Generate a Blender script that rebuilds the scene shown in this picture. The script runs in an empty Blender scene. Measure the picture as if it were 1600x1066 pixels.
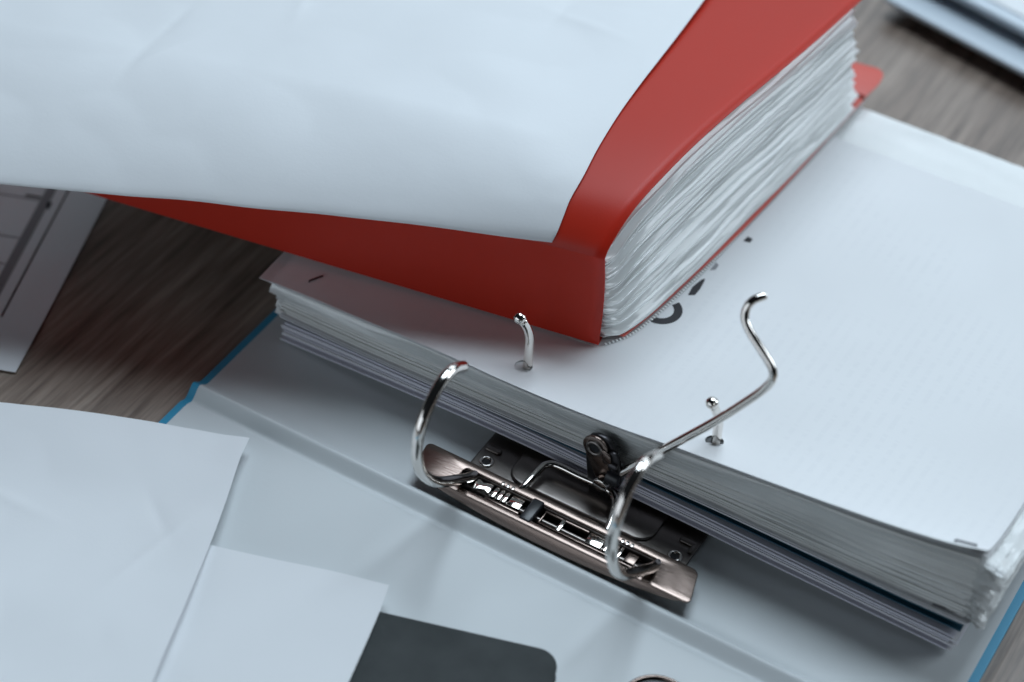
import bpy, bmesh, math, random
from mathutils import Vector, Matrix, noise

random.seed(7)
sc = bpy.context.scene
COL = sc.collection
MM = 0.001

# ------------------------------------------------------------------ camera
cam_d = bpy.data.cameras.new('camera')
cam = bpy.data.objects.new('camera', cam_d)
COL.objects.link(cam)
CX = Vector((0.85683, 0.51333, 0.04834))
CY = Vector((-0.38628, 0.57699, 0.71963))
CZ = Vector((0.34152, -0.63528, 0.69267))
CL = Vector((0.375797, -0.498206, 0.602972))
cam.matrix_world = Matrix(((CX.x, CY.x, CZ.x, CL.x), (CX.y, CY.y, CZ.y, CL.y),
                           (CX.z, CY.z, CZ.z, CL.z), (0, 0, 0, 1)))
cam_d.sensor_width = 36.0
cam_d.lens = 73.72
cam_d.clip_start = 0.02
cam_d.clip_end = 50
cam_d.dof.use_dof = True
cam_d.dof.focus_distance = 0.800
cam_d.dof.aperture_fstop = 5.0
sc.camera = cam

# ------------------------------------------------------------------ world and lamps
wd = bpy.data.worlds.new('World')
sc.world = wd
wd.use_nodes = True
bg = wd.node_tree.nodes['Background']
bg.inputs[0].default_value = (0.62, 0.72, 0.84, 1)
bg.inputs[1].default_value = 0.012


def area(name, loc, target, sx, sy, power, color):
    d = bpy.data.lights.new(name, 'AREA')
    d.shape = 'RECTANGLE'
    d.size, d.size_y = sx, sy
    d.energy = power
    d.color = color
    o = bpy.data.objects.new(name, d)
    COL.objects.link(o)
    o.location = loc
    o.rotation_euler = (Vector(target) - Vector(loc)).to_track_quat('-Z', 'Y').to_euler()
    return o


# large soft skylight above the desk
area('overhead_light', (0.0, 0.76, 1.72), (0.08, 0.0, 0.02), 1.15, 0.75, 27.5, (0.75, 0.885, 1.0))
# window across the desk, low enough to shine on the wood
area('window_light', (-0.15, 1.90, 1.15), (0.10, 0.10, 0.02), 2.0, 0.85, 12, (0.78, 0.90, 1.0))
# second window, to the right of the desk
area('side_window_light', (1.35, 1.15, 0.80), (0.10, 0.05, 0.03), 0.9, 1.0, 14.0, (0.80, 0.91, 1.0))
# added fill lamp, low on the near side, to brighten the stack front
area('front_fill_light', (-0.70, -2.2, 0.62), (0.10, 0.0, 0.04), 3.0, 1.2, 16.0, (0.80, 0.90, 1.0))

vs = sc.view_settings
vs.view_transform = 'Standard'
vs.look = 'None'
vs.exposure = -0.15
vs.gamma = 1.0
vs.use_curve_mapping = False
sc.cycles.max_bounces = 10
sc.cycles.transparent_max_bounces = 24
sc.cycles.use_denoising = True

# ------------------------------------------------------------------ materials


def nd(nt, t, **kw):
    n = nt.nodes.new(t)
    for k, v in kw.items():
        setattr(n, k, v)
    return n


def base_mat(name, color, rough=0.5, metal=0.0, spec=0.5, coat=0.0, coat_r=0.1):
    m = bpy.data.materials.new(name)
    m.use_nodes = True
    b = m.node_tree.nodes['Principled BSDF']
    b.inputs['Base Color'].default_value = (*color, 1)
    b.inputs['Roughness'].default_value = rough
    b.inputs['Metallic'].default_value = metal
    b.inputs['Specular IOR Level'].default_value = spec
    b.inputs['Coat Weight'].default_value = coat
    b.inputs['Coat Roughness'].default_value = coat_r
    return m, m.node_tree, b


def add_bump(nt, b, scale, strength, dist, detail=4.0, stretch=None, rot=0.0, coords='Object'):
    tc = nd(nt, 'ShaderNodeTexCoord')
    mp = nd(nt, 'ShaderNodeMapping')
    if stretch:
        mp.inputs['Scale'].default_value = stretch
    mp.inputs['Rotation'].default_value = (0, 0, rot)
    nz = nd(nt, 'ShaderNodeTexNoise')
    nz.inputs['Scale'].default_value = scale
    nz.inputs['Detail'].default_value = detail
    bp = nd(nt, 'ShaderNodeBump')
    bp.inputs['Strength'].default_value = strength
    bp.inputs['Distance'].default_value = dist
    nt.links.new(tc.outputs[coords], mp.inputs[0])
    nt.links.new(mp.outputs[0], nz.inputs['Vector'])
    nt.links.new(nz.outputs['Fac'], bp.inputs['Height'])
    if b.inputs['Normal'].is_linked:
        src = b.inputs['Normal'].links[0].from_socket
        nt.links.new(src, bp.inputs['Normal'])
    nt.links.new(bp.outputs[0], b.inputs['Normal'])
    return mp, nz


def vary(nt, b, c1, c2, scale, detail=4.0, stretch=(1, 1, 1), lo=0.3, hi=0.7, rot=0.0):
    tc = nd(nt, 'ShaderNodeTexCoord')
    mp = nd(nt, 'ShaderNodeMapping')
    mp.inputs['Scale'].default_value = stretch
    mp.inputs['Rotation'].default_value = (0, 0, rot)
    nz = nd(nt, 'ShaderNodeTexNoise')
    nz.inputs['Scale'].default_value = scale
    nz.inputs['Detail'].default_value = detail
    cr = nd(nt, 'ShaderNodeValToRGB')
    cr.color_ramp.elements[0].position = lo
    cr.color_ramp.elements[1].position = hi
    cr.color_ramp.elements[0].color = (*c1, 1)
    cr.color_ramp.elements[1].color = (*c2, 1)
    nt.links.new(tc.outputs['Object'], mp.inputs[0])
    nt.links.new(mp.outputs[0], nz.inputs['Vector'])
    nt.links.new(nz.outputs['Fac'], cr.inputs[0])
    nt.links.new(cr.outputs[0], b.inputs['Base Color'])
    return cr


def paper_mat(name, c, crease=0.35, rough=0.62):
    m, nt, b = base_mat(name, c, rough, spec=0.3)
    vary(nt, b, tuple(x * 0.965 for x in c), c, 14, 3, lo=0.35, hi=0.65)
    add_bump(nt, b, 26, crease, 0.002, 3)          # slow waves
    add_bump(nt, b, 85, crease * 0.8, 0.0008, 4)   # handling crinkles
    add_bump(nt, b, 900, 0.10, 0.0003, 3)          # fibre tooth
    return m


M_PAPER = paper_mat('white_paper', (0.83, 0.85, 0.87), 0.12)
M_PAPER_STACK = paper_mat('document_paper', (0.80, 0.81, 0.82), 0.10)
M_TOPSHEET = paper_mat('top_sheet_paper', (0.80, 0.81, 0.82), 0.10)
nt = M_TOPSHEET.node_tree
b = nt.nodes['Principled BSDF']
src = b.inputs['Base Color'].links[0].from_socket
tc = nd(nt, 'ShaderNodeTexCoord')
wv = nd(nt, 'ShaderNodeTexWave', wave_type='BANDS', bands_direction='X')
wv.inputs['Scale'].default_value = 62.0
wv.inputs['Distortion'].default_value = 0.0
mp = nd(nt, 'ShaderNodeMapping'); mp.inputs['Scale'].default_value = (0.2, 1.0, 1.0)
nb = nd(nt, 'ShaderNodeTexNoise'); nb.inputs['Scale'].default_value = 420; nb.inputs['Detail'].default_value = 2
nm = nd(nt, 'ShaderNodeTexNoise'); nm.inputs['Scale'].default_value = 16; nm.inputs['Detail'].default_value = 1
nt.links.new(tc.outputs['Object'], wv.inputs['Vector'])
nt.links.new(tc.outputs['Object'], mp.inputs[0]); nt.links.new(mp.outputs[0], nb.inputs['Vector'])
nt.links.new(tc.outputs['Object'], nm.inputs['Vector'])
r1 = nd(nt, 'ShaderNodeValToRGB'); r1.color_ramp.elements[0].position = 0.55; r1.color_ramp.elements[1].position = 0.8
r2 = nd(nt, 'ShaderNodeValToRGB'); r2.color_ramp.elements[0].position = 0.45; r2.color_ramp.elements[1].position = 0.52
r3 = nd(nt, 'ShaderNodeValToRGB'); r3.color_ramp.elements[0].position = 0.42; r3.color_ramp.elements[1].position = 0.60
nt.links.new(wv.outputs['Fac'], r1.inputs[0]); nt.links.new(nb.outputs['Fac'], r2.inputs[0]); nt.links.new(nm.outputs['Fac'], r3.inputs[0])
m1 = nd(nt, 'ShaderNodeMath', operation='MULTIPLY'); m2 = nd(nt, 'ShaderNodeMath', operation='MULTIPLY'); m3 = nd(nt, 'ShaderNodeMath', operation='MULTIPLY')
nt.links.new(r1.outputs[0], m1.inputs[0]); nt.links.new(r2.outputs[0], m1.inputs[1])
nt.links.new(m1.outputs[0], m2.inputs[0]); nt.links.new(r3.outputs[0], m2.inputs[1])
nt.links.new(m2.outputs[0], m3.inputs[0]); m3.inputs[1].default_value = 0.035
mxc = nd(nt, 'ShaderNodeMix', data_type='RGBA')
nt.links.new(m3.outputs[0], mxc.inputs['Factor']); nt.links.new(src, mxc.inputs['A']); mxc.inputs['B'].default_value = (0.25, 0.27, 0.34, 1)
nt.links.new(mxc.outputs['Result'], b.inputs['Base Color'])
M_PAPER_GREY = paper_mat('grey_document_paper', (0.70, 0.70, 0.72), 0.10)
M_PAPER_LAV = paper_mat('lavender_paper', (0.76, 0.755, 0.84), 0.10)
M_PAPER_INS = paper_mat('pocket_paper', (0.92, 0.92, 0.90), 0.10)
for m_, w_ in ((M_PAPER_INS, 0.30), (M_PAPER_LAV, 0.2), (M_PAPER_STACK, 0.2)):
    nt = m_.node_tree
    b = nt.nodes['Principled BSDF']
    tr = nd(nt, 'ShaderNodeBsdfTranslucent'); tr.inputs[0].default_value = (0.86, 0.86, 0.84, 1)
    mxs = nd(nt, 'ShaderNodeMixShader'); mxs.inputs[0].default_value = w_
    nt.links.new(b.outputs[0], mxs.inputs[1]); nt.links.new(tr.outputs[0], mxs.inputs[2])
    nt.links.new(mxs.outputs[0], nt.nodes['Material Output'].inputs[0])
M_INK, _, _ = base_mat('black_ink', (0.022, 0.021, 0.026), 0.55)
M_INKG, _, _ = base_mat('grey_ink', (0.27, 0.27, 0.285), 0.6)

# clear pocket plastic: thin film, partly see-through with gloss
def film(name, tint, alpha, rough):
    m = bpy.data.materials.new(name)
    m.use_nodes = True
    nt = m.node_tree
    b = nt.nodes['Principled BSDF']
    b.inputs['Base Color'].default_value = (*tint, 1)
    b.inputs['Roughness'].default_value = rough
    b.inputs['Specular IOR Level'].default_value = 0.7
    b.inputs['Alpha'].default_value = alpha
    add_bump(nt, b, 60, 0.35, 0.002, 2, stretch=(1.6, 0.4, 1))
    return m


M_FILM = film('clear_film', (0.84, 0.88, 0.88), 0.42, 0.16)
M_FILM_MILK = film('milky_film', (0.92, 0.94, 0.935), 0.80, 0.10)

M_RED, nt, b = base_mat('red_plastic', (0.70, 0.040, 0.016), 0.42, spec=0.5)
add_bump(nt, b, 2200, 0.13, 0.0005, 2)
b.inputs['Specular IOR Level'].default_value = 0.50
tr = nd(nt, 'ShaderNodeBsdfTranslucent'); tr.inputs[0].default_value = (0.75, 0.012, 0.008, 1)
mxs = nd(nt, 'ShaderNodeMixShader'); mxs.inputs[0].default_value = 0.38
nt.links.new(b.outputs[0], mxs.inputs[1]); nt.links.new(tr.outputs[0], mxs.inputs[2])
nt.links.new(mxs.outputs[0], nt.nodes['Material Output'].inputs[0])
M_REDLINE, nt, b = base_mat('red_divider', (0.60, 0.10, 0.075), 0.45)

M_BLUE, nt, b = base_mat('blue_cover', (0.045, 0.32, 0.52), 0.42)
add_bump(nt, b, 1600, 0.25, 0.0005, 2)
M_LINING, nt, b = base_mat('grey_lining', (0.66, 0.69, 0.70), 0.42, spec=0.42)
vary(nt, b, (0.635, 0.672, 0.684), (0.675, 0.708, 0.72), 9, 5)
add_bump(nt, b, 700, 0.07, 0.0004, 3)

M_NICKEL, nt, b = base_mat('nickel_wire', (0.80, 0.755, 0.71), 0.10, 1.0)
add_bump(nt, b, 300, 0.05, 0.0004, 3)
M_BAR, nt, b = base_mat('nickel_sheet', (0.20, 0.155, 0.135), 0.25, 1.0)
add_bump(nt, b, 260, 0.08, 0.0005, 4, stretch=(1, 6, 1))
M_PLATE, nt, b = base_mat('plate_steel', (0.24, 0.215, 0.20), 0.32, 1.0)
add_bump(nt, b, 220, 0.10, 0.0006, 4)
M_DARK, _, _ = base_mat('dark_steel', (0.055, 0.052, 0.055), 0.32, 0.85)
M_BLACKP, _, _ = base_mat('black_plastic_hole_shade', (0.012, 0.013, 0.016), 0.35)  # black plastic parts, and the painted dark of the hole discs
M_TEAL, nt, b = base_mat('teal_divider', (0.020, 0.075, 0.115), 0.4)
M_GREEN, _, _ = base_mat('green_tab', (0.02, 0.16, 0.09), 0.5)
M_STAPLE, _, _ = base_mat('staple_wire', (0.16, 0.155, 0.17), 0.35, 1.0)

M_LEATHER, nt, b = base_mat('black_leatherette', (0.040, 0.046, 0.047), 0.62, spec=0.22)
vary(nt, b, (0.032, 0.038, 0.039), (0.050, 0.057, 0.058), 60, 4)
add_bump(nt, b, 60, 0.35, 0.0016, 5)
add_bump(nt, b, 900, 0.2, 0.0004, 2)

M_WHITEB, nt, b = base_mat('pale_board', (0.62, 0.70, 0.77), 0.35)
M_GAP, _, _ = base_mat('dark_page_shadow_gap', (0.10, 0.11, 0.12), 0.6)  # shade of the binder gaps put into the block colour

# desk wood: streaks along the grain
M_WOOD, nt, b = base_mat('desk_wood', (0.2, 0.16, 0.13), 0.37, spec=0.7)
tc = nd(nt, 'ShaderNodeTexCoord')
mp = nd(nt, 'ShaderNodeMapping')
mp.inputs['Rotation'].default_value = (0, 0, math.radians(-10))
mp.inputs['Scale'].default_value = (1.0, 0.055, 1.0)
n1 = nd(nt, 'ShaderNodeTexNoise'); n1.inputs['Scale'].default_value = 300; n1.inputs['Detail'].default_value = 6; n1.inputs['Roughness'].default_value = 0.62
n2 = nd(nt, 'ShaderNodeTexNoise'); n2.inputs['Scale'].default_value = 38; n2.inputs['Detail'].default_value = 4
nt.links.new(tc.outputs['Object'], mp.inputs[0])
nt.links.new(mp.outputs[0], n1.inputs['Vector'])
nt.links.new(mp.outputs[0], n2.inputs['Vector'])
c1 = nd(nt, 'ShaderNodeValToRGB')
e = c1.color_ramp.elements
e[0].position, e[0].color = 0.30, (0.115, 0.080, 0.061, 1)
e[1].position, e[1].color = 0.70, (0.45, 0.365, 0.30, 1)
c2 = nd(nt, 'ShaderNodeValToRGB')
e = c2.color_ramp.elements
e[0].position, e[0].color = 0.32, (0.62, 0.58, 0.56, 1)
e[1].position, e[1].color = 0.68, (1.0, 1.0, 1.0, 1)
mx = nd(nt, 'ShaderNodeMix', data_type='RGBA', blend_type='MULTIPLY')
mx.inputs['Factor'].default_value = 1.0
nt.links.new(n1.outputs['Fac'], c1.inputs[0])
nt.links.new(n2.outputs['Fac'], c2.inputs[0])
nt.links.new(c1.outputs[0], mx.inputs['A'])
nt.links.new(c2.outputs[0], mx.inputs['B'])
nt.links.new(mx.outputs['Result'], b.inputs['Base Color'])
bp = nd(nt, 'ShaderNodeBump'); bp.inputs['Strength'].default_value = 0.35; bp.inputs['Distance'].default_value = 0.0006
nt.links.new(n1.outputs['Fac'], bp.inputs['Height'])
nt.links.new(bp.outputs[0], b.inputs['Normal'])

# ------------------------------------------------------------------ helpers (all lengths in mm)
WO = {}   # world origin of each object, mm


def root(name, loc, label, cat, group=None):
    o = bpy.data.objects.new(name, None)
    COL.objects.link(o)
    o.empty_display_size = 0.01
    o.location = Vector(loc) * MM
    WO[o] = Vector(loc)
    o['label'] = label
    o['category'] = cat
    if group:
        o['group'] = group
    return o


def mk(name, V, F, mat, parent=None, smooth=True, label=None, cat=None, group=None, kind=None, angle=40):
    V = [Vector(v) for v in V]
    lo = Vector((min(v.x for v in V), min(v.y for v in V), min(v.z for v in V)))
    hi = Vector((max(v.x for v in V), max(v.y for v in V), max(v.z for v in V)))
    o0 = Vector(((lo.x + hi.x) / 2, (lo.y + hi.y) / 2, lo.z))
    me = bpy.data.meshes.new(name)
    me.from_pydata([tuple((v - o0) * MM) for v in V], [], F)
    bm = bmesh.new(); bm.from_mesh(me)
    bmesh.ops.recalc_face_normals(bm, faces=bm.faces)
    bm.to_mesh(me); bm.free()
    me.materials.append(mat)
    if smooth:
        me.shade_smooth()
        me.set_sharp_from_angle(angle=math.radians(angle))
    ob = bpy.data.objects.new(name, me)
    COL.objects.link(ob)
    WO[ob] = o0
    if parent is not None:
        ob.parent = parent
        ob.location = (o0 - WO[parent]) * MM
    else:
        ob.location = o0 * MM
    if label: ob['label'] = label
    if cat: ob['category'] = cat
    if group: ob['group'] = group
    if kind: ob['kind'] = kind
    return ob


def grid_solid(fn, nu, nv, th):
    """closed thin solid over fn(u,v) -> (x,y,z), thickness th downwards"""
    V = []; F = []
    for k in (0, 1):
        for j in range(nv + 1):
            for i in range(nu + 1):
                p = fn(i / nu, j / nv)
                V.append((p[0], p[1], p[2] - k * th))
    w = nu + 1; n = w * (nv + 1)
    for j in range(nv):
        for i in range(nu):
            a = j * w + i
            F.append((a, a + 1, a + 1 + w, a + w))
            F.append((n + a, n + a + w, n + a + 1 + w, n + a + 1))
    for i in range(nu):
        F.append((i, n + i, n + i + 1, i + 1))
        a = nv * w + i
        F.append((a, a + 1, n + a + 1, n + a))
    for j in range(nv):
        a = j * w
        F.append((a, a + w, n + a + w, n + a))
        a = j * w + nu
        F.append((a, n + a, n + a + w, a + w))
    return V, F


def interp(xs, ys, x):
    if x <= xs[0]:
        return ys[0] + (ys[1] - ys[0]) / (xs[1] - xs[0]) * (x - xs[0]) if False else ys[0]
    for i in range(len(xs) - 1):
        if x <= xs[i + 1]:
            f = (x - xs[i]) / (xs[i + 1] - xs[i])
            # cubic hermite with finite-difference slopes
            def sl(k):
                if k == 0: return (ys[1] - ys[0]) / (xs[1] - xs[0])
                if k == len(xs) - 1: return (ys[-1] - ys[-2]) / (xs[-1] - xs[-2])
                return (ys[k + 1] - ys[k - 1]) / (xs[k + 1] - xs[k - 1])
            h = xs[i + 1] - xs[i]
            f2, f3 = f * f, f * f * f
            return ((2 * f3 - 3 * f2 + 1) * ys[i] + (f3 - 2 * f2 + f) * h * sl(i)
                    + (-2 * f3 + 3 * f2) * ys[i + 1] + (f3 - f2) * h * sl(i + 1))
    return ys[-1]


def arc_table(P):
    """arc length parametrised polyline -> function t in 0..1 -> Vector (smooth)"""
    P = [Vector(p) for p in P]
    d = [0.0]
    for i in range(1, len(P)):
        d.append(d[-1] + (P[i] - P[i - 1]).length)
    L = d[-1]
    xs = [q / L for q in d]
    cs = [[p[k] for p in P] for k in range(3)]
    return lambda t: Vector([interp(xs, cs[k], t) for k in range(3)])


def tube(name, P, r, mat, parent, n=64, seg=16, r_end=None, smooth_path=True, cap_round=False):
    f = arc_table(P)
    if smooth_path:
        pts = [f(i / n) for i in range(n + 1)]
    else:
        pts = [Vector(p) for p in P]
    V = []; F = []
    T0 = (pts[1] - pts[0]).normalized()
    N = T0.orthogonal().normalized()
    m = len(pts)
    for i, p in enumerate(pts):
        T = (pts[min(i + 1, m - 1)] - pts[max(i - 1, 0)]).normalized()
        N = (N - T * N.dot(T)).normalized()
        B = T.cross(N)
        rr = r if r_end is None else r + (r_end - r) * i / (m - 1)
        for k in range(seg):
            a = 2 * math.pi * k / seg
            V.append(p + (N * math.cos(a) + B * math.sin(a)) * rr)
    for i in range(m - 1):
        for k in range(seg):
            k2 = (k + 1) % seg
            F.append((i * seg + k, i * seg + k2, (i + 1) * seg + k2, (i + 1) * seg + k))
    # slightly chamfered end caps
    for end in (0, 1):
        i = 0 if end == 0 else m - 1
        T = (pts[1] - pts[0]).normalized() * -1 if end == 0 else (pts[-1] - pts[-2]).normalized()
        cen = pts[i]
        s = len(V)
        for k in range(seg):
            v = V[i * seg + k]
            V.append(cen + (v - cen) * 0.72 + T * r * 0.28)
        for k in range(seg):
            k2 = (k + 1) % seg
            F.append((i * seg + k, i * seg + k2, s + k2, s + k))
        F.append(tuple(s + k for k in range(seg)))
    return mk(name, V, F, mat, parent, angle=50)


def bevelled(name, verts_faces, mat, parent=None, w=0.3, seg=2, **kw):
    ob = mk(name, verts_faces[0], verts_faces[1], mat, parent, **kw)
    bm = bmesh.new(); bm.from_mesh(ob.data)
    bmesh.ops.bevel(bm, geom=[e for e in bm.edges if e.calc_face_angle(0) > 0.4], offset=w * MM, segments=seg,
                    affect='EDGES', profile=0.5, clamp_overlap=True)
    bm.to_mesh(ob.data); bm.free()
    ob.data.shade_smooth()
    ob.data.set_sharp_from_angle(angle=math.radians(50))
    return ob


def prism(poly, z0, z1, frame=None):
    """polygon in local XY extruded z0..z1; frame maps (a,b,c)->world"""
    fr = frame or (lambda a, b, c: (a, b, c))
    n = len(poly)
    V = [fr(p[0], p[1], z0) for p in poly] + [fr(p[0], p[1], z1) for p in poly]
    F = [tuple(range(n))[::-1], tuple(range(n, 2 * n))]
    F += [(i, (i + 1) % n, n + (i + 1) % n, n + i) for i in range(n)]
    return V, F


def box(x0, x1, y0, y1, z0, z1):
    return prism([(x0, y0), (x1, y0), (x1, y1), (x0, y1)], z0, z1)


def rrect(x0, x1, y0, y1, r, n=5):
    out = []
    for cx, cy, a0 in ((x1 - r, y1 - r, 0), (x0 + r, y1 - r, 90), (x0 + r, y0 + r, 180), (x1 - r, y0 + r, 270)):
        for k in range(n + 1):
            a = math.radians(a0 + 90 * k / n)
            out.append((cx + r * math.cos(a), cy + r * math.sin(a)))
    return out


def cyl(p0, p1, r, n=24):
    p0 = Vector(p0); p1 = Vector(p1)
    T = (p1 - p0).normalized(); N = T.orthogonal().normalized(); B = T.cross(N)
    V = [p + (N * math.cos(2 * math.pi * k / n) + B * math.sin(2 * math.pi * k / n)) * r for p in (p0, p1) for k in range(n)]
    F = [tuple(range(n))[::-1], tuple(range(n, 2 * n))] + [(k, (k + 1) % n, n + (k + 1) % n, n + k) for k in range(n)]
    return V, F


def torus(c, R, r, axis='Z', n=40, m=12):
    V = []; F = []
    for i in range(n):
        a = 2 * math.pi * i / n
        for j in range(m):
            b_ = 2 * math.pi * j / m
            q = ((R + r * math.cos(b_)) * math.cos(a), (R + r * math.cos(b_)) * math.sin(a), r * math.sin(b_))
            if axis == 'Y':
                q = (q[0], q[2], q[1])
            V.append((c[0] + q[0], c[1] + q[1], c[2] + q[2]))
    for i in range(n):
        for j in range(m):
            F.append((i * m + j, ((i + 1) % n) * m + j, ((i + 1) % n) * m + (j + 1) % m, i * m + (j + 1) % m))
    return V, F


def nz(x, y, z=0.0, s=1.0):
    return noise.noise(Vector((x * s, y * s, z)))


def fr(x, y, z, s, o=4):
    return noise.fractal(Vector((x * s, y * s, z)), 1.0, 2.1, o)


def smooth(a, b, x):
    t = max(0.0, min(1.0, (x - a) / (b - a)))
    return t * t * (3 - 2 * t)


# ------------------------------------------------------------------ setting: desk
V, F = box(-1100, 1200, -900, 1300, -30, 0)
mk('desk', V, F, M_WOOD, smooth=False, kind='structure')

# ------------------------------------------------------------------ lever arch binder
binder = root('lever_arch_binder', (150, 20, 0),
              'open blue lever arch binder with grey lining and metal ring mechanism', 'binder')

PY = [-420, -300, -140, -128, -122, -116, -105, -80, -60, -53, -50, -48, -46.5, -45, -43.5, -42, -40.5, -39, -37.5, -36, -34, -30, -10, 40, 120, 200, 262]


def cover_z(y):
    z = 2.5
    z += 3.2 * math.exp(-((y + 41.6) / 2.9) ** 2) - 1.1 * math.exp(-((y + 47.4) / 1.9) ** 2)
    z += 1.8 * math.exp(-((y + 122) / 3.0) ** 2)
    return z


YS = []
for i in range(len(PY) - 1):
    k = 4 if PY[i] > -56 and PY[i + 1] < -28 else (2 if PY[i] > -132 and PY[i + 1] < -100 else 1)
    for q in range(k):
        YS.append(PY[i] + (PY[i + 1] - PY[i]) * q / k)
YS.append(PY[-1])


def strip(x0, x1, zf, th, ys):
    V = []; F = []
    for y in ys:
        zt = zf(y)
        V += [(x0, y, zt), (x1, y, zt), (x1, y, zt - th(y)), (x0, y, zt - th(y))]
    for i in range(len(ys) - 1):
        a = 4 * i
        for k in range(4):
            F.append((a + k, a + (k + 1) % 4, a + 4 + (k + 1) % 4, a + 4 + k))
    F.append((0, 1, 2, 3)); n = 4 * (len(ys) - 1)
    F.append((n + 3, n + 2, n + 1, n))
    return V, F


cover = bevelled('cover', strip(-12.6, 309.6, lambda y: cover_z(y) - 0.12, lambda y: min(2.3, cover_z(y) - 0.15), YS), M_BLUE, binder, w=0.5)
V, F = strip(-9.2, 306.2, lambda y: cover_z(y), lambda y: 0.2, [y for y in YS if -410 < y < 255] + [258.0])
mk('lining', V, F, M_LINING, cover)
V, F = torus((217, -78, 2.9), 12.3, 0.95)
fring = mk('finger_ring', V, F, M_BAR, binder)
V, F = cyl((217, -78, 2.53), (217, -78, 2.62), 11.6, 40)
mk('finger_hole', V, F, M_BLACKP, fring, smooth=False)  # black disc, the dark of the finger hole as colour

# base plate with pressed relief
bplate = bevelled('base_plate', prism(rrect(101.5, 196.5, -17.5, 34, 2.0), 2.6, 3.7), M_PLATE, binder, w=0.3)
bevelled('pressed_panel', prism(rrect(117, 180, -16, 30, 7), 3.6, 5.2), M_PLATE, bplate, w=0.8, seg=3)
for (x, y, w_, h_) in ((192.2, -5.6, 3.6, 1.5), (106.0, -5.6, 3.6, 1.5)):
    bevelled('pressed_rib', prism(rrect(x - w_, x + w_, y - h_, y + h_, 1.3), 3.6, 4.9), M_PLATE, bplate, w=0.6)
bevelled('pressed_rib', prism(rrect(194.0, 196.0, -10.4, -5.2, 0.9), 3.6, 4.9), M_PLATE, bplate, w=0.5)
for x, y in ((191.0, -14.6), (107.0, -12.5), (191, 20), (107, 20)):
    V, F = torus((x, y, 3.9), 2.3, 0.75, n=28, m=10)
    ey = mk('rivet', V, F, M_NICKEL, bplate)
    V, F = cyl((x, y, 3.72), (x, y, 3.8), 1.7, 20)
    mk('rivet_hole', V, F, M_BLACKP, ey, smooth=False)  # black disc painted as the shaded inside of the rivet

# channel bar: plate with a long slot and bowed flanges
ZB = 10.0
outer = rrect(86.5, 206.0, -36.6, -20.6, 2.6, 8)
outer = [(x + (y + 29) * -0.28 * (1 if x > 150 else 0.55), y) for x, y in outer]
inner = rrect(104.5, 188.5, -33.6, -24.2, 1.6, 8)
n = len(outer)
V = []
for k, z in ((0, ZB), (1, ZB - 0.9)):
    V += [(x, y, z) for x, y in outer] + [(x, y, z) for x, y in inner]
F = []
for i in range(n):
    j = (i + 1) % n
    F.append((i, j, n + j, n + i))
    F.append((2 * n + i, 3 * n + i, 3 * n + j, 2 * n + j))
    F.append((i, 2 * n + i, 2 * n + j, j))
    F.append((n + i, n + j, 3 * n + j, 3 * n + i))
bar = bevelled('channel_bar', (V, F), M_BAR, binder, w=0.35)
for y0, sgn in ((-36.4, -1), (-20.8, 1)):
    V = []; F = []
    N = 48
    for i in range(N + 1):
        u = i / N
        x = 93 + (204 - 93) * u if sgn < 0 else 90 + (192 - 90) * u
        d = 0.6 + 4.0 * math.sin(math.pi * u) ** 0.6
        for q in range(7):
            f = q / 6
            V.append((x, y0 + sgn * ((0.9 * math.sin(f * 1.7) + 1.1 * f) * math.sin(math.pi * u) ** 0.6), ZB - 0.5 - d * f))
        for q in range(7):
            f = q / 6
            V.append((x, y0 + sgn * ((0.9 * math.sin(f * 1.7) + 1.1 * f) * math.sin(math.pi * u) ** 0.6) - sgn * 0.8, ZB - 0.5 - d * f))
    for i in range(N):
        a = i * 14; b2 = a + 14
        for q in range(6):
            F.append((a + q, a + q + 1, b2 + q + 1, b2 + q))
            F.append((a + 7 + q, b2 + 7 + q, b2 + 8 + q, a + 8 + q))
        F.append((a + 6, a + 13, b2 + 13, b2 + 6))
        F.append((a, b2, b2 + 7, a + 7))
    F.append((0, 1, 2, 3, 4, 5, 6, 13, 12, 11, 10, 9, 8, 7))
    a = N * 14
    F.append((a + 7, a + 8, a + 9, a + 10, a + 11, a + 12, a + 13, a + 6, a + 5, a + 4, a + 3, a + 2, a + 1, a))
    mk('flange', V, F, M_BAR, bar)
mk('channel_floor', *box(99, 194, -35.6, -22, 4.9, 5.1), M_DARK, bar, smooth=False)
for y in (-24.0, -33.9):
    bevelled('inner_rail', box(103, 190, y - 0.55, y + 0.55, 4.7, ZB - 0.95), M_PLATE, bar, w=0.2)
tube('hinge_shaft', [(99, -29.3, 6.6), (150, -29.3, 6.6), (193, -29.3, 6.6)], 1.25, M_PLATE, bar, n=4)


def slot_piece(name, x0, x1, y0, y1, z0, z1, mat, w=0.25):
    return bevelled(name, box(x0, x1, y0, y1, z0, z1), mat, bar, w=w)


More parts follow.
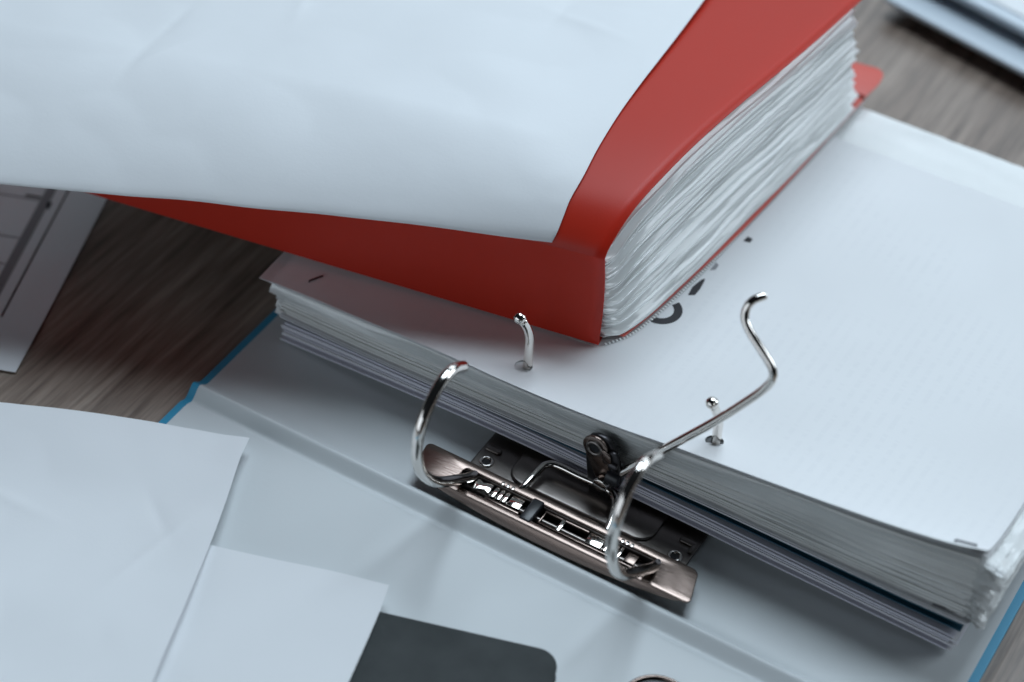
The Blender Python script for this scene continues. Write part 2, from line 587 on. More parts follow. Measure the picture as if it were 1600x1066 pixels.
bow = [(111.2, -24.9), (114.0, -26.2), (116.4, -24.9), (118.2, -25.3), (118.2, -30.2), (116.0, -29.2), (114.2, -29.8), (111.2, -31.2)]
bevelled('spring_clip', prism(bow, 7.2, 8.9), M_NICKEL, bar, w=0.3)
for x in (119.2, 121.7, 124.0):
    slot_piece('clamp_ridge', x, x + 1.75, -30.6, -25.0, 5.2, 8.8, M_NICKEL)
slot_piece('clamp_block', 126.6, 132.0, -30.6, -25.2, 5.2, 8.6, M_NICKEL)
slot_piece('cross_strap', 134.4, 139.4, -35.2, -23.0, 5.0, 10.4, M_BLACKP, 0.8)
slot_piece('clamp_block', 141.0, 141.8, -31.4, -25.0, 5.0, 8.6, M_BAR)
slot_piece('clamp_post', 148.4, 150.2, -31.4, -25.0, 5.0, 8.7, M_NICKEL)
slot_piece('clamp_rail', 141.0, 160.0, -25.9, -25.0, 6.2, 8.7, M_BAR)
slot_piece('clamp_rail', 141.0, 187.0, -32.4, -31.5, 6.2, 8.9, M_BAR)
slot_piece('clamp_rail', 118.0, 133.0, -32.7, -31.6, 6.2, 8.8, M_BAR)
slot_piece('clamp_block', 160.6, 167.2, -30.6, -25.2, 5.2, 8.7, M_NICKEL)
for x in (168.2, 170.2, 172.0, 173.8):
    slot_piece('clamp_ridge', x, x + 1.3, -30.6, -25.0, 5.2, 8.7, M_NICKEL, 0.2)
slot_piece('clamp_block', 177.0, 181.5, -30.4, -25.4, 5.2, 8.3, M_BAR)
for x in (120.4, 122.6, 124.8, 172.5, 174.5, 176.5):
    slot_piece('clamp_tooth', x, x + 1.2, -24.6, -22.9, 9.6, 10.5, M_NICKEL, 0.15)

# two arches, swung open
tube('arch', [(108.9, -23.5, 7.6), (108.7, -29, 10.8), (108.5, -36.8, 16.8), (108.5, -50.8, 28.6), (108.5, -58.6, 37.9), (108.5, -64.6, 49.1),
              (108.5, -66.6, 61), (108.5, -64.0, 70.2), (108.5, -58.4, 76.8), (108.5, -51.9, 80.7), (108.5, -44.7, 81.2), (108.5, -36.3, 76.5)],
     2.15, M_NICKEL, binder, n=90, seg=24)
tube('arch', [(188.7, -23.5, 7.6), (188.5, -28, 9.6), (188.5, -34.5, 14.7), (188.5, -54.8, 32.6), (188.5, -62.7, 43.2), (188.5, -67.9, 57), (188.5, -68.6, 66.5),
              (188.5, -65.2, 77.0), (188.5, -59.2, 83.8), (188.5, -50.5, 85.8), (188.5, -39.5, 80.2)],
     2.15, M_NICKEL, binder, n=90, seg=24)
# two posts with rolled tips
for P, tip in (([(108.7, 12, 3.7), (108.8, 12.2, 30), (109.0, 12.2, 48), (108.9, 12, 53), (108.0, 11, 58), (106.6, 9.6, 62)], (105.9, 8.8, 63.7)),
               ([(189.7, 13, 3.7), (189.6, 13, 30), (189.4, 12.8, 50), (189.1, 12, 55), (188.2, 10.2, 60), (187.6, 9.2, 62.6)], (187.2, 8.6, 64.2))):
    po = tube('post', P, 2.1, M_NICKEL, binder, n=48, seg=20, r_end=1.75)
    bm = bmesh.new()
    bmesh.ops.create_uvsphere(bm, u_segments=20, v_segments=14, radius=2.5)
    bm.verts.ensure_lookup_table()
    V = [(v.co.x + tip[0], v.co.y + tip[1], v.co.z * 0.92 + tip[2]) for v in bm.verts]
    F = [tuple(v.index for v in f.verts) for f in bm.faces]
    bm.free()
    mk('post_tip', V, F, M_NICKEL, po)

# yoke wire and lever
tube('yoke_wire', [(127.5, -22, 8.6), (128.1, -19, 9.4), (129.0, -9, 10.2), (130.0, -6.2, 10.4), (133, -4.4, 10.4), (143, -4.2, 10.2), (154, -4.0, 10.2),
                   (158.4, -5.2, 10.2), (161.0, -7.8, 10.2), (163.0, -12.5, 10), (164.6, -18, 9.4), (165.2, -22, 8.6)], 1.45, M_NICKEL, binder, n=80)
lv = tube('lever', [(157.1, -5.0, 18.2), (174.5, -1.5, 40.7), (192.0, 2.1, 63.2), (203.4, 4.7, 79.6), (206.8, 5.6, 85.2), (208.5, 6.2, 89.2), (208.5, 6.8, 92.3), (206.8, 7.5, 95.0),
                    (201.9, 9.0, 98.6), (195.8, 11.5, 101.9), (192.4, 13.5, 104.7), (191.5, 15.5, 107.6), (192.5, 17.5, 110.5), (195.4, 21.0, 111.8)],
          1.85, M_NICKEL, binder, n=120, seg=20, r_end=1.55)
# lever bracket: upright cheek, link plate, eyelet, rivet head, roller
fy = lambda y: (lambda a, b, c: (a, y + c, b))
cheek = [(148.0, 4), (145.6, 20), (144.6, 28), (144.8, 32), (146.2, 34.8), (149.0, 36.4), (152, 36.6), (154.6, 35.6), (156.8, 32.8), (158.4, 27), (158.6, 21), (157, 4)]
brk = bevelled('lever_bracket', prism(cheek, 0, 2.4, fy(-4.6)), M_DARK, binder, w=0.7, seg=3)


def capsule(c0, r0, c1, r1, n=14):
    a = math.atan2(c1[1] - c0[1], c1[0] - c0[0])
    out = []
    for k in range(n + 1):
        t = a + math.pi / 2 + math.pi * k / n
        out.append((c0[0] + r0 * math.cos(t), c0[1] + r0 * math.sin(t)))
    for k in range(n + 1):
        t = a - math.pi / 2 + math.pi * k / n
        out.append((c1[0] + r1 * math.cos(t), c1[1] + r1 * math.sin(t)))
    return out


link = bevelled('link_plate', prism(capsule((149.6, 31.6), 5.3, (154.3, 16.9), 3.3), 0, 1.3, fy(-6.3)), M_BAR, brk, w=0.35)
V, F = torus((149.6, -6.5, 31.6), 2.9, 0.8, 'Y', n=28, m=10)
mk('eyelet', V, F, M_PLATE, link)
mk('eyelet_hole', *cyl((149.6, -6.42, 31.6), (149.6, -6.36, 31.6), 2.2), M_BLACKP, link, smooth=False)  # black disc painted as the shaded inside of the eyelet
bevelled('rivet_head', cyl((154.6, -9.6, 16.2), (154.6, -6.2, 16.2), 3.1, 32), M_NICKEL, link, w=0.5)
bevelled('link_arm', prism(capsule((157.3, 30.5), 2.2, (159.8, 19), 2.0), 0, 1.4, fy(-6.2)), M_DARK, brk, w=0.35)
bevelled('pivot_roller', cyl((155.6, -5.0, 19.5), (161.2, -5.0, 19.5), 3.5, 28), M_BLACKP, brk, w=0.5)
bevelled('pivot_roller', cyl((156.2, -5.4, 26.2), (159.8, -5.4, 26.2), 2.3, 24), M_DARK, brk, w=0.4)
bevelled('link_tab', prism([(152.5, 33.0), (156.6, 31.4), (157.6, 27.0), (154.4, 26.0), (153.2, 28.2)], 0, 1.0, fy(-7.2)), M_BAR, brk, w=0.3)

# ------------------------------------------------------------------ paper stack on the posts
ZT_X = [-4, 11, 39, 63, 86, 104, 137, 182, 216, 253, 277, 297, 306]
ZT_Z = [33.1, 33.7, 35.2, 36.9, 37.6, 37.6, 39.0, 43.7, 47.7, 52.1, 55.8, 60.2, 61.5]


def z_top(x, y):
    e = interp(ZT_X, ZT_Z, x)
    far = 36.2 + 1.5 * smooth(120, 300, x)
    w = math.exp(-max(y, -5) / (30 - 12 * smooth(250, 300, x) * 0.3))
    return far + (e - far) * w


def z_low(x, y):      # underside of the stack
    e = interp([-5, 2, 20, 87, 195, 248, 298], [3.2, 3.4, 4.0, 8.0, 7.4, 5.8, 4.6], x)
    far = 3.0
    return far + (e - far) * math.exp(-max(y, -5) / 70)


def z_a(x, y):        # top of the lavender sheets
    e = interp([0, 87, 194, 247, 298], [13.6, 16.4, 15.0, 13.8, 13.2], x)
    return 13 + (e - 13) * math.exp(-max(y, -5) / 60)


def z_b(x, y):        # under the upper block
    e = interp([0, 39, 87, 193, 233, 271, 299], [15.6, 15.8, 17.2, 20.6, 20.4, 20.8, 21.5], x)
    return 14.2 + (e - 14.2) * math.exp(-max(y, -5) / 50)


def z_c(x, y):        # top of the lower stapled document
    return z_b(x, y) + 2.6


def lay(h, lo, hi):
    return lambda x, y: lo(x, y) + (hi(x, y) - lo(x, y)) * h


def sheet_fn(zf, x0, x1, y0, y1, seed, crumple=0.0, wav=0.12, skew=0.0, droop=0.0):
    def fn(u, v):
        uu = u
        x = x0 + (x1 - x0) * uu + skew * v
        y = y0 + (y1 - y0) * v + 0.5 * nz(x, seed * 3.1, 0, 0.02)
        xi = max(-4, min(303, x)); yi = max(-3, min(236, y))
        z = zf(xi, yi) + wav * nz(x, y, seed, 0.02)
        if droop:
            k = 1 - smooth(0.0, 2.6, y - y0)
            z -= droop * k * (0.75 + 0.5 * nz(x, seed, 6.6, 0.03))
            k2 = smooth(x1 - 4.5, x1, x)
            z -= 0.6 * droop * k2 * (0.7 + 1.2 * abs(nz(y, seed, 8.6, 0.04)))
        if crumple:
            w = smooth(288, 304, x) + 0.5 * smooth(212, 238, y)
            z += crumple * w * (0.8 * noise.noise(Vector((x * (0.10 if y < 150 else 0.025), y * 0.15, seed * 1.7))) + 0.75 * noise.noise(Vector((x * 0.3, y * 0.30, seed))))
            x += 0.9 * smooth(290, 304, x) * nz(y, seed, 2.2, 0.13)
        return (x, y, z)
    return fn


def usteps(nu, nv, fn, th):
    # denser towards both ends in x and towards the near edge in y
    def g(u, v):
        v2 = v ** 2.6 if nv < 40 else (0.42 * (v / 0.66) ** 2.0 if v < 0.66 else (0.42 + 0.44 * (v - 0.66) / 0.08 if v < 0.74 else 0.86 + 0.14 * (v - 0.74) / 0.26))
        return fn(1 - (1 - u) ** 1.7, v2)
    return grid_solid(g, nu, nv, th)


def sheet(name, zf, x0, x1, y0, y1, seed, mat, parent=None, th=0.14, crumple=0.0, nu=44, nv=16, skew=0.0, droop=0.0, **kw):
    V, F = usteps(nu, nv, sheet_fn(zf, x0, x1, y0, y1, seed, crumple, skew=skew, droop=droop), th)
    return mk(name, V, F, mat, parent, angle=60, **kw)


def staple(p, ang, L, parent, z, tilt=0.0):
    d = Vector((math.cos(ang), math.sin(ang), tilt)) * (L / 2)
    c = Vector((p[0], p[1], z))
    tube('staple', [c - d - Vector((0, 0, 0.5)), c - d + Vector((0, 0, 0.12)), c + d + Vector((0, 0, 0.12)), c + d - Vector((0, 0, 0.5))], 0.42, M_STAPLE, parent, n=4, seg=8, smooth_path=False)


R = random.Random(3)
# lavender sheets at the bottom
lav = root('lavender_document', (148, 110, 3), 'thin stack of lavender sheets at the bottom of the binder stack', 'document')
for i in range(11):
    h = (i + 0.6) / 11
    sheet('sheet', lay(h, z_low, z_a), 1 + R.uniform(-1.5, 1.5), 296.5 + R.uniform(-2.4, 1.5), R.uniform(-0.9, 1.0), 210 + R.uniform(-1, 1), 10 + i,
          M_PAPER_LAV if i % 4 else M_PAPER_GREY, lav, th=(0.62, 0.9, 0.75)[i % 3])
# divider leaves in the gap, the recess shade put into their dark teal
for i in range(2):
    sheet('card_divider', lay(0.30 + 0.35 * i, z_a, z_b), 1.5, 297, 1.6 + 0.7 * i, 222, 30 + i, M_TEAL, th=0.6,
          label=('dark teal card divider just above the lavender sheets', 'dark teal card divider under the grey stapled document')[i], cat='divider')
# lower stapled document, with staple and a green tab
low = root('grey_document', (148, 110, 14), 'grey stapled document low in the binder stack, staple at its near right corner', 'document')
for i in range(5):
    h = (i + 0.5) / 5
    sheet('sheet', lay(h, z_b, z_c), 0.5 + R.uniform(-2, 1), 298.5 + R.uniform(-1.5, 1), -1.2 + R.uniform(-0.5, 0.6) + 0.35 * (4 - i), 210, 40 + i, M_PAPER_GREY, low, th=0.34)
staple((290.5, 1.2), math.radians(6), 11, low, z_c(290, 1) + 0.1, 0.04)
mk('index_tab', *box(298.2, 300.4, 3.0, 8.0, 20.4, 22.6), M_GREEN, low)

# clear pockets with paper inside: the thick block
NP = 24
for i in range(NP):
    h = (i + 0.5) / NP
    hh = h * 0.92
    zf = lay(hh, z_c, z_top)
    y0 = 0.6 + 2.3 * math.sin(math.pi * min(1, h * 1.02)) + R.uniform(-0.25, 0.25)
    x1 = 304.0 + R.uniform(-3.2, 3.6) - 2.0 * (1 - h)
    x0 = -1.2 + R.uniform(-2.6, 2.2) - (3.2 if i in (15, 18, 21) else 0)
    p = sheet('punched_pocket', zf, x0, x1, y0, 236 + R.uniform(-4, 5) + 3 * h, 60 + i, M_FILM_MILK, th=0.16, crumple=1.5, nu=80, nv=46, droop=3.3,
              label='clear punched pocket holding a white page, in the thick middle of the stack', cat='pocket', group='clear pockets on the binder posts')
    sheet('page', lay(hh - 0.012, z_c, z_top), x0 + 2.2, 297.0 + R.uniform(-1.5, 0.6), y0 + 0.35, 211 + R.uniform(-1, 1), 100 + i, M_PAPER_INS, p, th=0.9, nu=40, nv=14)

# top stapled document
top = root('stapled_document', (148, 110, 34), 'white stapled document lying on top of the binder stack, large black letters', 'document')
NTOP = 6
hole_cut = bpy.data.objects
for i in range(NTOP):
    h = 0.945 + 0.055 * (i + 1) / NTOP
    last = i == NTOP - 1
    x0 = -3.0 + (0 if last else R.uniform(-6.5, 3.0))
    zf0 = lay(h, z_c, z_top)

    def zf(x, y, zf0=zf0, i=i):
        z = zf0(x, y)
        # curled near right corner and loose near left corner
        z += 1.1 * (0.4 + 0.12 * i) * smooth(288, 298, x) * (1 - smooth(0, 10, y)) * (1 if i > 2 else -0.6)
        if i == NTOP - 1:
            z += 0.55 * nz(x, y, 3.3, 0.011) + 0.30 * nz(x, y, 5.1, 0.035) + 0.6
        return z
    V, F = None, None
    s_ = sheet('sheet', zf, x0, 298.0 + R.uniform(-1.2, 0.4) if not last else 297.6, -0.3 + R.uniform(-0.5, 0.5) if not last else -0.4,
               211, 200 + i, M_TOPSHEET if last else M_PAPER_STACK, top, th=0.13, nu=110 if last else 60, nv=70 if last else 24)
    if i >= NTOP - 3:
        SHEETS = globals().setdefault('CUT', [])
        SHEETS.append(s_)
# punched holes, cut through the uppermost sheets
cut_bm = bmesh.new()
for hx, hy in ((107.9, 10.8), (189.3, 11.8)):
    bmesh.ops.create_cone(cut_bm, cap_ends=True, segments=32, radius1=3.5 * MM, radius2=3.5 * MM, depth=0.03,
                          matrix=Matrix.Translation((hx * MM, hy * MM, 0.04)))
cut_me = bpy.data.meshes.new('punch'); cut_bm.to_mesh(cut_me); cut_bm.free()
cut_ob = bpy.data.objects.new('punch', cut_me); COL.objects.link(cut_ob)
for s_ in CUT:
    md = s_.modifiers.new('punch', 'BOOLEAN'); md.operation = 'DIFFERENCE'; md.solver = 'EXACT'; md.object = cut_ob
bpy.context.view_layer.update()
dg = bpy.context.evaluated_depsgraph_get()
for s_ in CUT:
    me2 = bpy.data.meshes.new_from_object(s_.evaluated_get(dg))
    s_.modifiers.clear()
    s_.data = me2
bpy.data.objects.remove(cut_ob)
ZS = lambda x, y: z_top(x, y) + 0.55 * nz(x, y, 3.3, 0.011) + 0.30 * nz(x, y, 5.1, 0.035) + 0.6 + 0.12 * nz(x, y, 205, 0.02)
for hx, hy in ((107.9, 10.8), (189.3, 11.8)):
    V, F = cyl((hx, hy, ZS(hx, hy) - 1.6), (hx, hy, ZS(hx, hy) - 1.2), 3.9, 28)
    mk('hole_shade_disc', V, F, M_BLACKP, top, smooth=False)  # black disc, shade inside the punched hole put into its colour
staple((12.0, 9.5), math.radians(62), 6.0, top, ZS(12, 9.5) + 0.25)
staple((289.5, 3.6), math.radians(8), 7.4, top, ZS(289, 3.6) + 1.0, 0.10)


def flat_print(name, poly, mat, parent, zf, up=0.07):
    V = [(x, y, zf(x, y) + up) for x, y in poly]
    return mk(name, V, [tuple(range(len(V)))], mat, parent, smooth=False)


# big printed letters partly under the red folder (drawn along the sheet)
def arc_band(cx, cy, r0, r1, a0, a1, n=22, sy=1.0):
    o = [(cx + r1 * math.cos(math.radians(a0 + (a1 - a0) * k / n)), cy + sy * r1 * math.sin(math.radians(a0 + (a1 - a0) * k / n))) for k in range(n + 1)]
    i = [(cx + r0 * math.cos(math.radians(a1 + (a0 - a1) * k / n)), cy + sy * r0 * math.sin(math.radians(a1 + (a0 - a1) * k / n))) for k in range(n + 1)]
    return o, i


def print_band(parent, cx, cy, r0, r1, a0, a1, sy=1.0, n=22):
    o, i = arc_band(cx, cy, r0, r1, a0, a1, n, sy)
    V = [(x, y, ZS(x, y) + 0.1) for x, y in o] + [(x, y, ZS(x, y) + 0.1) for x, y in i[::-1]]
    F = [(k, k + 1, n + 2 + k, n + 1 + k) for k in range(n)]
    return mk('printed_letter', V, F, M_INK, parent, smooth=False)


print_band(top, 136.9, 69.2, 5.2, 8.6, -95, 62, 1.02, 40)
flat_print('printed_letter', [(142.0, 82.8), (144.3, 84.4), (144.4, 88.5), (143.8, 93.4), (143.2, 95.6), (142.2, 94.0), (141.2, 88)], M_INK, top, ZS, 0.1)
flat_print('printed_letter', [(142.4, 101.2), (144.3, 102.7), (144.1, 106.0), (142.4, 107)], M_INKG, top, ZS, 0.1)
flat_print('printed_letter', [(145.6, 125.4), (148.5, 126.0), (148.5, 128.7), (146.0, 129.2)], M_INK, top, ZS, 0.1)

# ------------------------------------------------------------------ red display folder
folder = root('red_display_folder', (0, 120, 38), 'red plastic display folder full of clear pockets, lying across the binder stack', 'folder')
AX, AY = -0.985, -0.173
T_PTS = [(126.3, 34.6, 84.2), (126.4, 36.0, 87.0), (127.1, 41.8, 92.2), (127.9, 49.4, 96.6), (128.7, 57.5, 99.2), (130.3, 72, 101.8), (132.1, 89.1, 103.7),
         (134, 106.8, 104.5), (136.5, 129.8, 104.5), (139.6, 159.2, 103.6), (142.8, 189.5, 103.2), (145.8, 217.2, 104), (149, 250, 104.5)]
B_PTS = [(126.9, 36.5, 37.6), (129.4, 39.6, 37.7), (133.6, 47.2, 37.9), (137.0, 60.5, 38.0), (138.9, 74.8, 38.0), (141.2, 95.6, 38.0), (143.2, 127, 38.0), (145.8, 165.4, 38.0),
         (148.2, 206, 38.0), (149.6, 246.7, 38.0)]
Tf = arc_table(T_PTS)
Bf = arc_table(B_PTS)
DROP = lambda s: 12.0 * (max(s, 0) / 200.0) ** 1.3


def cover_fn(u, v):
    # u 0..1 along the fold (right to left), v along the profile: under flap -> spine -> top
    s = u * 300.0
    if v < 0.10:
        f = v / 0.10
        p = Vector((118.0, 75.0, 39.0)).lerp(Vector((125.6, 37.6, 38.2)), f)
        p.x += 0.9 * f
    elif v < 0.36:
        f = (v - 0.10) / 0.26
        b0 = Vector((126.6, 36.4, 38.2)); t0 = Vector(T_PTS[0])
        p = b0.lerp(t0, f)
        bul = math.sin(math.pi * f)
        p.y += 1.8 * bul * (0.7 + 0.3 * math.cos(s * 0.02))
        p.z -= DROP(s) * f
    else:
        f = (v - 0.36) / 0.64
        p = Tf(f)
        p.z -= DROP(s)
        p.z += 0.5 * nz(s, f * 200, 1.0, 0.012)
    return (p.x + AX * s, p.y + AY * s, p.z)


V = []; F = []
vs_ = [0, 0.05, 0.095, 0.103] + [0.103 + 0.257 * k / 24 for k in range(1, 25)] + [0.36 + 0.64 * (k / 44) ** 1.35 for k in range(1, 45)]
us_ = [k / 60 for k in range(61)]
for v in vs_:
    for u in us_:
        V.append(cover_fn(u, v))
w = len(us_)
for j in range(len(vs_) - 1):
    for i in range(w - 1):
        a = j * w + i
        F.append((a, a + 1, a + 1 + w, a + w))
rc = mk('cover', V, F, M_RED, folder, angle=24)
sm = rc.modifiers.new('thickness', 'SOLIDIFY'); sm.thickness = 0.0006; sm.offset = 0.0


def edge_pt(t, h):
    """right-hand edge of the folded block, t 0..1 from fold to fore-edge, h 0..1 bottom to top"""
    b_ = Bf(t); p = Tf(t)
    q = b_.lerp(p, h)
    return q


NF = 26
hs = []
acc = 0
for i in range(NF):
    acc += R.uniform(0.5, 1.5)
    hs.append(acc)
hs = [0.035 + 0.925 * (x / hs[-1]) for x in hs]
for i in range(NF):
    h = hs[i]
    t_end = 0.95 - 0.10 * h + R.uniform(-0.02, 0.018)
    inset = R.uniform(0.4, 2.2) + (1.2 if i % 3 == 0 else 0)
    amp = 1.6 if h < 0.97 else 0.6

    def fn(u, v, h=h, t_end=t_end, inset=inset, seed=i * 1.37, amp=amp):
        t = 0.020 + (t_end - 0.020) * v
        s = u ** 2.6 * 285.0
        # pages squeezed at the fold, puffed further out, then spread as a fan
        pin = smooth(0.0, 0.28, t)
        hh = h
        p = edge_pt(t, hh)
        z = p.z - DROP(s) * hh
        wv = (noise.noise(Vector((t * 3.2, seed, s * 0.012))) + 0.3 * noise.noise(Vector((t * 7.0, seed * 1.3 + 7, s * 0.03)))) * (0.3 + 0.7 * pin)
        z += amp * wv
        e = (1 - smooth(0, 22, s))
        z += 0.2 * e * noise.noise(Vector((t * 12, seed * 2 + 3, s * 0.05))) * pin
        fore = smooth(0.86, 1.0, v)
        dr = (1 - smooth(0, 5.0, s))
        z -= dr * (4.8 + 3.4 * noise.noise(Vector((t * 1.6, seed * 0.9, 3.3))) + 1.2 * noise.noise(Vector((t * 5.0, seed, 1.3)))) * smooth(0.0, 0.06, t) * min(1.0, h * 9)
        z += 1.3 * fore * noise.noise(Vector((s * 0.07, seed, 9.1)))
        z = max(z, 40.3 - DROP(s) * 0.1 + 2.0 * h)
        x = p.x - inset - 1.6 * (1 - smooth(0.0, 0.12, h)) + AX * s + 0.5 * e * noise.noise(Vector((t * 7, seed, 4.4)))
        y = p.y + AY * s + 1.2 * fore * noise.noise(Vector((s * 0.05, seed, 1.1)))
        return (x, y, z)
    V, F = grid_solid(fn, 34, 70, 0.5)
    mk('pocket', V, F, M_FILM_MILK, folder, angle=60)

# white page resting at the top of the block, red back sheet, and lowest clear pocket with its welded dots
RED_LOW = arc_table([(132.8, 45.6, 39.2), (136.2, 64.2, 39.3), (139.5, 92.3, 39.3), (143.3, 129, 39.3), (146.2, 178.5, 39.4), (148.6, 234.6, 39.6), (149.6, 256.0, 40.4)])


def red_fn(u, v):
    p = RED_LOW(v)
    s = u * 280
    y = p.y + AY * s
    x = p.x + AX * s
    return (x, y, p.z - DROP(s) * 0.1)


V, F = grid_solid(red_fn, 30, 48, 0.5)
mk('back_sheet', V, F, M_REDLINE, folder)
# rounded tab of the back sheet reaching past the pockets
tab = [(149.5, 240), (150.6, 252), (149.9, 258.3), (148.4, 261.2), (145.8, 262.6), (135, 261.0), (120, 258.2), (110, 240)]
bevelled('back_sheet_tab', prism(tab, 40.6, 41.3), M_REDLINE, folder, w=0.2)
V, F = grid_solid(lambda u, v: (lambda p, s: (p.x + AX * s, p.y + AY * s + 5.0 * smooth(4, 40, s) * (1 - v), p.z - 0.2 - DROP(s) * 0.05 + 0.25 * nz(p.y, s, 2.0, 0.05)))(Bf(0.0 + 0.985 * v), u * 285), 30, 60, 0.16)
lowp = mk('lowest_pocket', V, F, M_FILM, folder)
DOTS = arc_table([(128.2, 38.1, 38.2), (134.2, 48.7, 38.3), (137.6, 66.0, 38.3), (139.6, 86.3, 38.3), (141.5, 106.7, 38.3), (143.0, 135.3, 38.3), (145.4, 180, 38.3), (147.6, 225, 38.3)])
V = []; F = []
ND = 118
for k in range(ND):
    p = DOTS((k + 0.5) / ND)
    q = DOTS(min(1, (k + 0.51) / ND))
    d = (q - p); d.z = 0
    d = d.normalized() if d.length > 0 else Vector((0, 1, 0))
    nrm = Vector((d.y, -d.x, 0))
    a = len(V)
    for sx, sy in ((-0.42, -0.62), (0.42, -0.62), (0.42, 0.62), (-0.42, 0.62)):
        V.append(p + d * sx + nrm * sy)
    for sx, sy in ((-0.25, -0.4), (0.25, -0.4), (0.25, 0.4), (-0.25, 0.4)):
        V.append(p + d * sx + nrm * sy + Vector((0, 0, 0.28)))
    F += [(a + 4, a + 5, a + 6, a + 7), (a, a + 1, a + 5, a + 4), (a + 1, a + 2, a + 6, a + 5), (a + 2, a + 3, a + 7, a + 6), (a + 3, a, a + 4, a + 7)]
M_DOT, _, _ = base_mat('weld_white', (0.85, 0.88, 0.88), 0.3)
mk('weld_dots', V, F, M_DOT, folder, smooth=False, kind='stuff')

# ------------------------------------------------------------------ loose sheets


def trans_sheet(name, Fp, Gp, nu, nv, mat, wr, seed, label, cat='paper', group=None, zextra=None, ext_u=1.0, th=0.14):
    Ff = arc_table(Fp); Gf = arc_table(Gp); C0 = Vector(Fp[0])
    Gs = 1 if Gp[-1][1] > Gp[0][1] else -1

    def fn(u, v):
        a = Ff(u); g = Gf(v)
        p = a + g - C0
        if zextra:
            p.z += zextra(u, v, p)
        k = wr * (fr(p.x, p.y, seed, 0.012, 2) * 0.7 + 0.35 * abs(noise.noise(Vector((p.x * 0.022, p.y * 0.03, seed + 5)))) )
        # a few crisp handling creases on top of the slow waves
        for q in range(18):
            ang = 0.9 * q * q + seed
            ox, oy = 105 * math.sin(q * 2.3 + seed), 85 * math.cos(q * 1.7 + seed * 2)
            lx, ly = p.x - C0.x + 90 + ox, p.y - C0.y - Gs * 80 + oy
            d = lx * math.cos(ang) + ly * math.sin(ang)
            al = -lx * math.sin(ang) + ly * math.cos(ang)
            k += wr * 0.26 * math.exp(-abs(d) / 2.4) * math.exp(-(al / (14 + 4 * (q % 4))) ** 2) * (1 if q % 2 else -1)
        edge = min(1.0, 0.35 + 4 * min(u, v, 1 - u, 1 - v))
        p.z += k * edge
        return (p.x, p.y, p.z)
    V, Fc = grid_solid(fn, nu, nv, th)
    return mk(name, V, Fc, mat, None, angle=70, label=label, cat=cat, group=group)


# sheet over the red folder
FP = [(105.5, 30.8, 84.9), (91.5, 25.2, 84.4), (68.7, 16.3, 83.3), (45.6, 7.5, 82.0), (22.2, -1.2, 80.6), (-1.0, -10.2, 79.0), (-25.5, -18.6, 77.2), (-48.7, -28.2, 75.4),
      (-72.7, -38.0, 73.6), (-96.8, -47.6, 71.6), (-130, -60.5, 68.5), (-170, -76, 64.5)]
GP = [(105.5, 30.8, 84.9), (106.1, 33.1, 88.2), (105.7, 38.2, 92.6), (104.9, 43.9, 96.2), (104.3, 54.2, 99.9), (101.6, 71.5, 102.6), (98.6, 96.7, 104.6), (96.4, 124.7, 105.2),
      (94.1, 151.4, 104.6), (91.0, 183.8, 104.2), (87.5, 215, 104.6), (84.5, 241, 105)]


GZ = arc_table(GP)


def over_red(u, v, p):
    # the free, overhanging left part is flatter than the part pressed on the folder
    ov = max(0.0, u * 300 * 0.18)
    d = v * 225.0
    r = min(1.0, d / (ov + 45.0))
    flat = 20.3 * (1 - (1 - r) ** 1.6)
    g = GZ(v).z - 84.9
    return (flat - g) * smooth(0.0, 0.13, u) + 0.9 * smooth(0.02, 0.2, u) + 0.5 * math.sin(u * 9) * (1 - smooth(0, 0.3, v))


trans_sheet('paper_sheet', FP, GP, 150, 120, M_PAPER, 2.5, 2.2, 'large blank white sheet lying over the red display folder', zextra=over_red)

# sheets at the lower left
F1 = [(26.3, -56.7, 8.6), (14.9, -60.2, 8.0), (3.9, -63.8, 7.6), (-20.6, -72.7, 7.1), (-44.7, -82.4, 6.6), (-68.1, -92.7, 6.1), (-110, -111, 5.6), (-170, -137, 5.2)]
G1 = [(26.3, -56.7, 8.6), (29.9, -68.2, 9.0), (38.1, -87.2, 10.4), (47.2, -109.3, 12.3), (58.4, -139.2, 14.2), (69.7, -171.8, 15.4), (98, -250, 16.8)]
F2 = [(112.3, -89.4, 10.8), (91.4, -94.9, 10.5), (70.4, -101.5, 10.0), (46.4, -108.6, 9.6), (-20, -127, 7.6), (-80, -144, 7.0)]
G2 = [(112.3, -89.4, 10.8), (116.1, -101.2, 10.9), (120.4, -117.3, 10.9), (124.4, -133.2, 11.0), (139, -190, 11.2), (155, -255, 11.6)]
trans_sheet('paper_sheet', F2, G2, 60, 60, M_PAPER, 0.7, 8.4, 'smaller blank sheet between the large lower left sheet and the black notebook')


def lift1(u, v, p):
    return 0.9 * (1 - smooth(0, 0.06, u)) * (1 - smooth(0, 0.12, v))


trans_sheet('paper_sheet', F1, G1, 130, 120, M_PAPER, 3.5, 4.1, 'large blank wrinkled sheet in the lower left corner, on top of the others', zextra=lift1)

# printed form on the desk at the left
OX, OY = -77.6, -73.0
EV = (-0.351, 0.936); EU = (-0.936, -0.351)
LP = lambda u, v, z: (OX + EU[0] * u + EV[0] * v, OY + EU[1] * u + EV[1] * v, z)
form = root('printed_form', (-150, 20, 0), 'white printed form with ruled grey table, on the desk under the overhanging white sheet', 'paper')
form_z = lambda u, v: 0.75 + 0.5 * math.exp(-(v / 14) ** 2) * (0.4 + 0.6 * math.exp(-u / 30)) + 0.15 * nz(u, v, 3, 0.03)
V, F = grid_solid(lambda u, v: LP(u * 200 - 1.2 * math.sin(v * 3.1) * (1 - u), v * 280, form_z(u * 200, v * 280)), 40, 50, 0.14)
mk('sheet', V, F, M_PAPER, form)


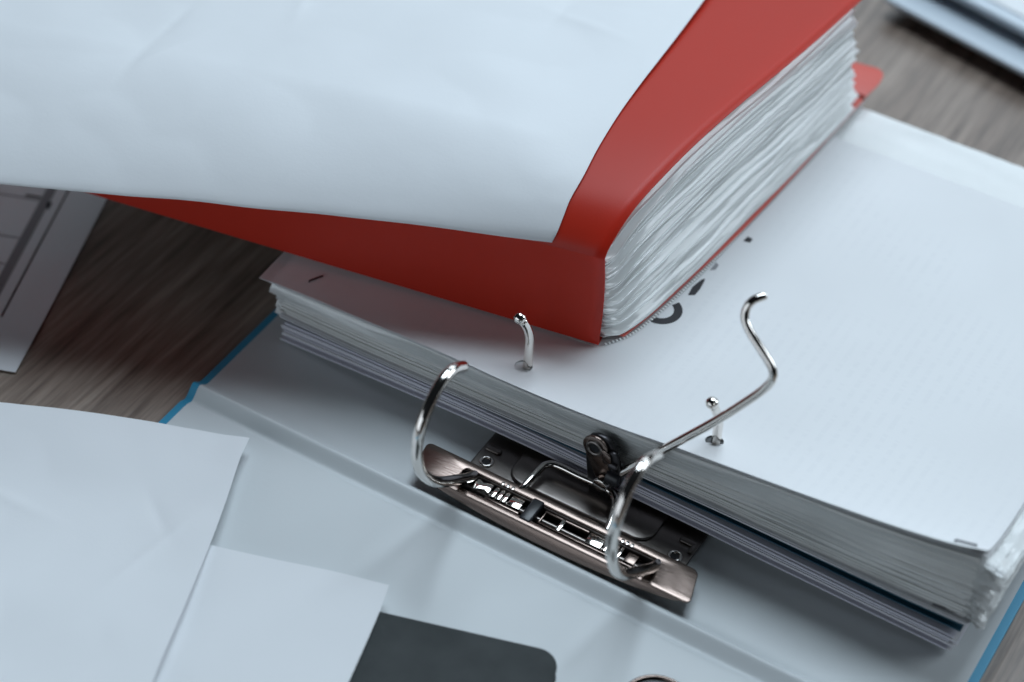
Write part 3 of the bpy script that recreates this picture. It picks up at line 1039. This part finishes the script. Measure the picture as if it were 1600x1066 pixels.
def ruled(u0, u1, v0, v1, mat, n=12):
    V = []; F = []
    for k in range(n + 1):
        f = k / n
        if abs(u1 - u0) > abs(v1 - v0):
            for v in (v0, v1):
                u = u0 + (u1 - u0) * f
                V.append(LP(u, v, form_z(u, v) + 0.09))
        else:
            for u in (u0, u1):
                v = v0 + (v1 - v0) * f
                V.append(LP(u, v, form_z(u, v) + 0.09))
    F = [(2 * k, 2 * k + 1, 2 * k + 3, 2 * k + 2) for k in range(n)]
    mk('printed_rule', V, F, mat, form, smooth=False)


ruled(16.6, 17.5, 30, 240, M_INK)
ruled(22.2, 26.6, 34, 118, M_INKG, 20)
for v in (61, 78, 104, 122, 140):
    ruled(26.8, 120, v - 0.45, v + 0.45, M_INKG)
for u0, u1, v0, v1 in ((23.0, 26.0, 45, 49), (21.0, 24.5, 99, 104), (26.8, 34, 105.2, 106.6)):
    ruled(u0, u1, v0, v1, M_INK, 3)

# ------------------------------------------------------------------ black notebook
nbk = root('black_notebook', (150, -150, 2.6), 'black notebook with rounded corner lying on the open binder, partly under a sheet', 'notebook')
ca, sa = math.cos(math.radians(17)), math.sin(math.radians(17))
NBF = lambda a, b, c: (179.6 + ca * a - sa * b, -80.6 + sa * a + ca * b, c)
pb = prism(rrect(-95, -1.4, -158, -1.4, 6, 8), 3.6, 8.1, NBF)
bevelled('page_block', pb, M_PAPER_INS, nbk, w=0.2)
bevelled('back_cover', prism(rrect(-97, 0, -160, 0, 8, 10), 2.62, 3.55, NBF), M_LEATHER, nbk, w=0.35)
bevelled('front_cover', prism(rrect(-97, 0, -160, 0, 8, 10), 8.15, 9.4, NBF), M_LEATHER, nbk, w=0.55, seg=4)

# ------------------------------------------------------------------ pale binder at the top right
far_b = root('closed_binder', (160, 420, 0), 'pale closed binder out of focus at the top right corner of the desk', 'binder')
fa = math.atan2(-19.0, 81.4)
cb, sb = math.cos(fa), math.sin(fa)
FBF = lambda a, b, c: (110.6 + cb * a - sb * b, 360.6 + sb * a + cb * b, c)
bevelled('page_block', prism(rrect(6, 296, 17, 226, 3), 0.1, 8, FBF), M_GAP, far_b, w=0.5)  # recessed filler, coloured dark for the shade under the cover
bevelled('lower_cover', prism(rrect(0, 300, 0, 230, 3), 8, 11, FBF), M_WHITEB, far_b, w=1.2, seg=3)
bevelled('page_block', prism(rrect(6, 296, 21, 226, 3), 11, 17, FBF), M_GAP, far_b, w=0.5)  # coloured dark for the shade between the covers
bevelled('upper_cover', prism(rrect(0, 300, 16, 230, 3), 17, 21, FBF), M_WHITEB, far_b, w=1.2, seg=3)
V, F = grid_solid(lambda u, v: FBF(14 + 270 * u, 24 + 190 * v, 21.7 + 0.5 * nz(u * 300, v * 200, 2, 0.02)), 24, 18, 0.2)
mk('paper_sheet', V, F, M_PAPER, None, label='blank white sheet lying on the pale closed binder', cat='paper')
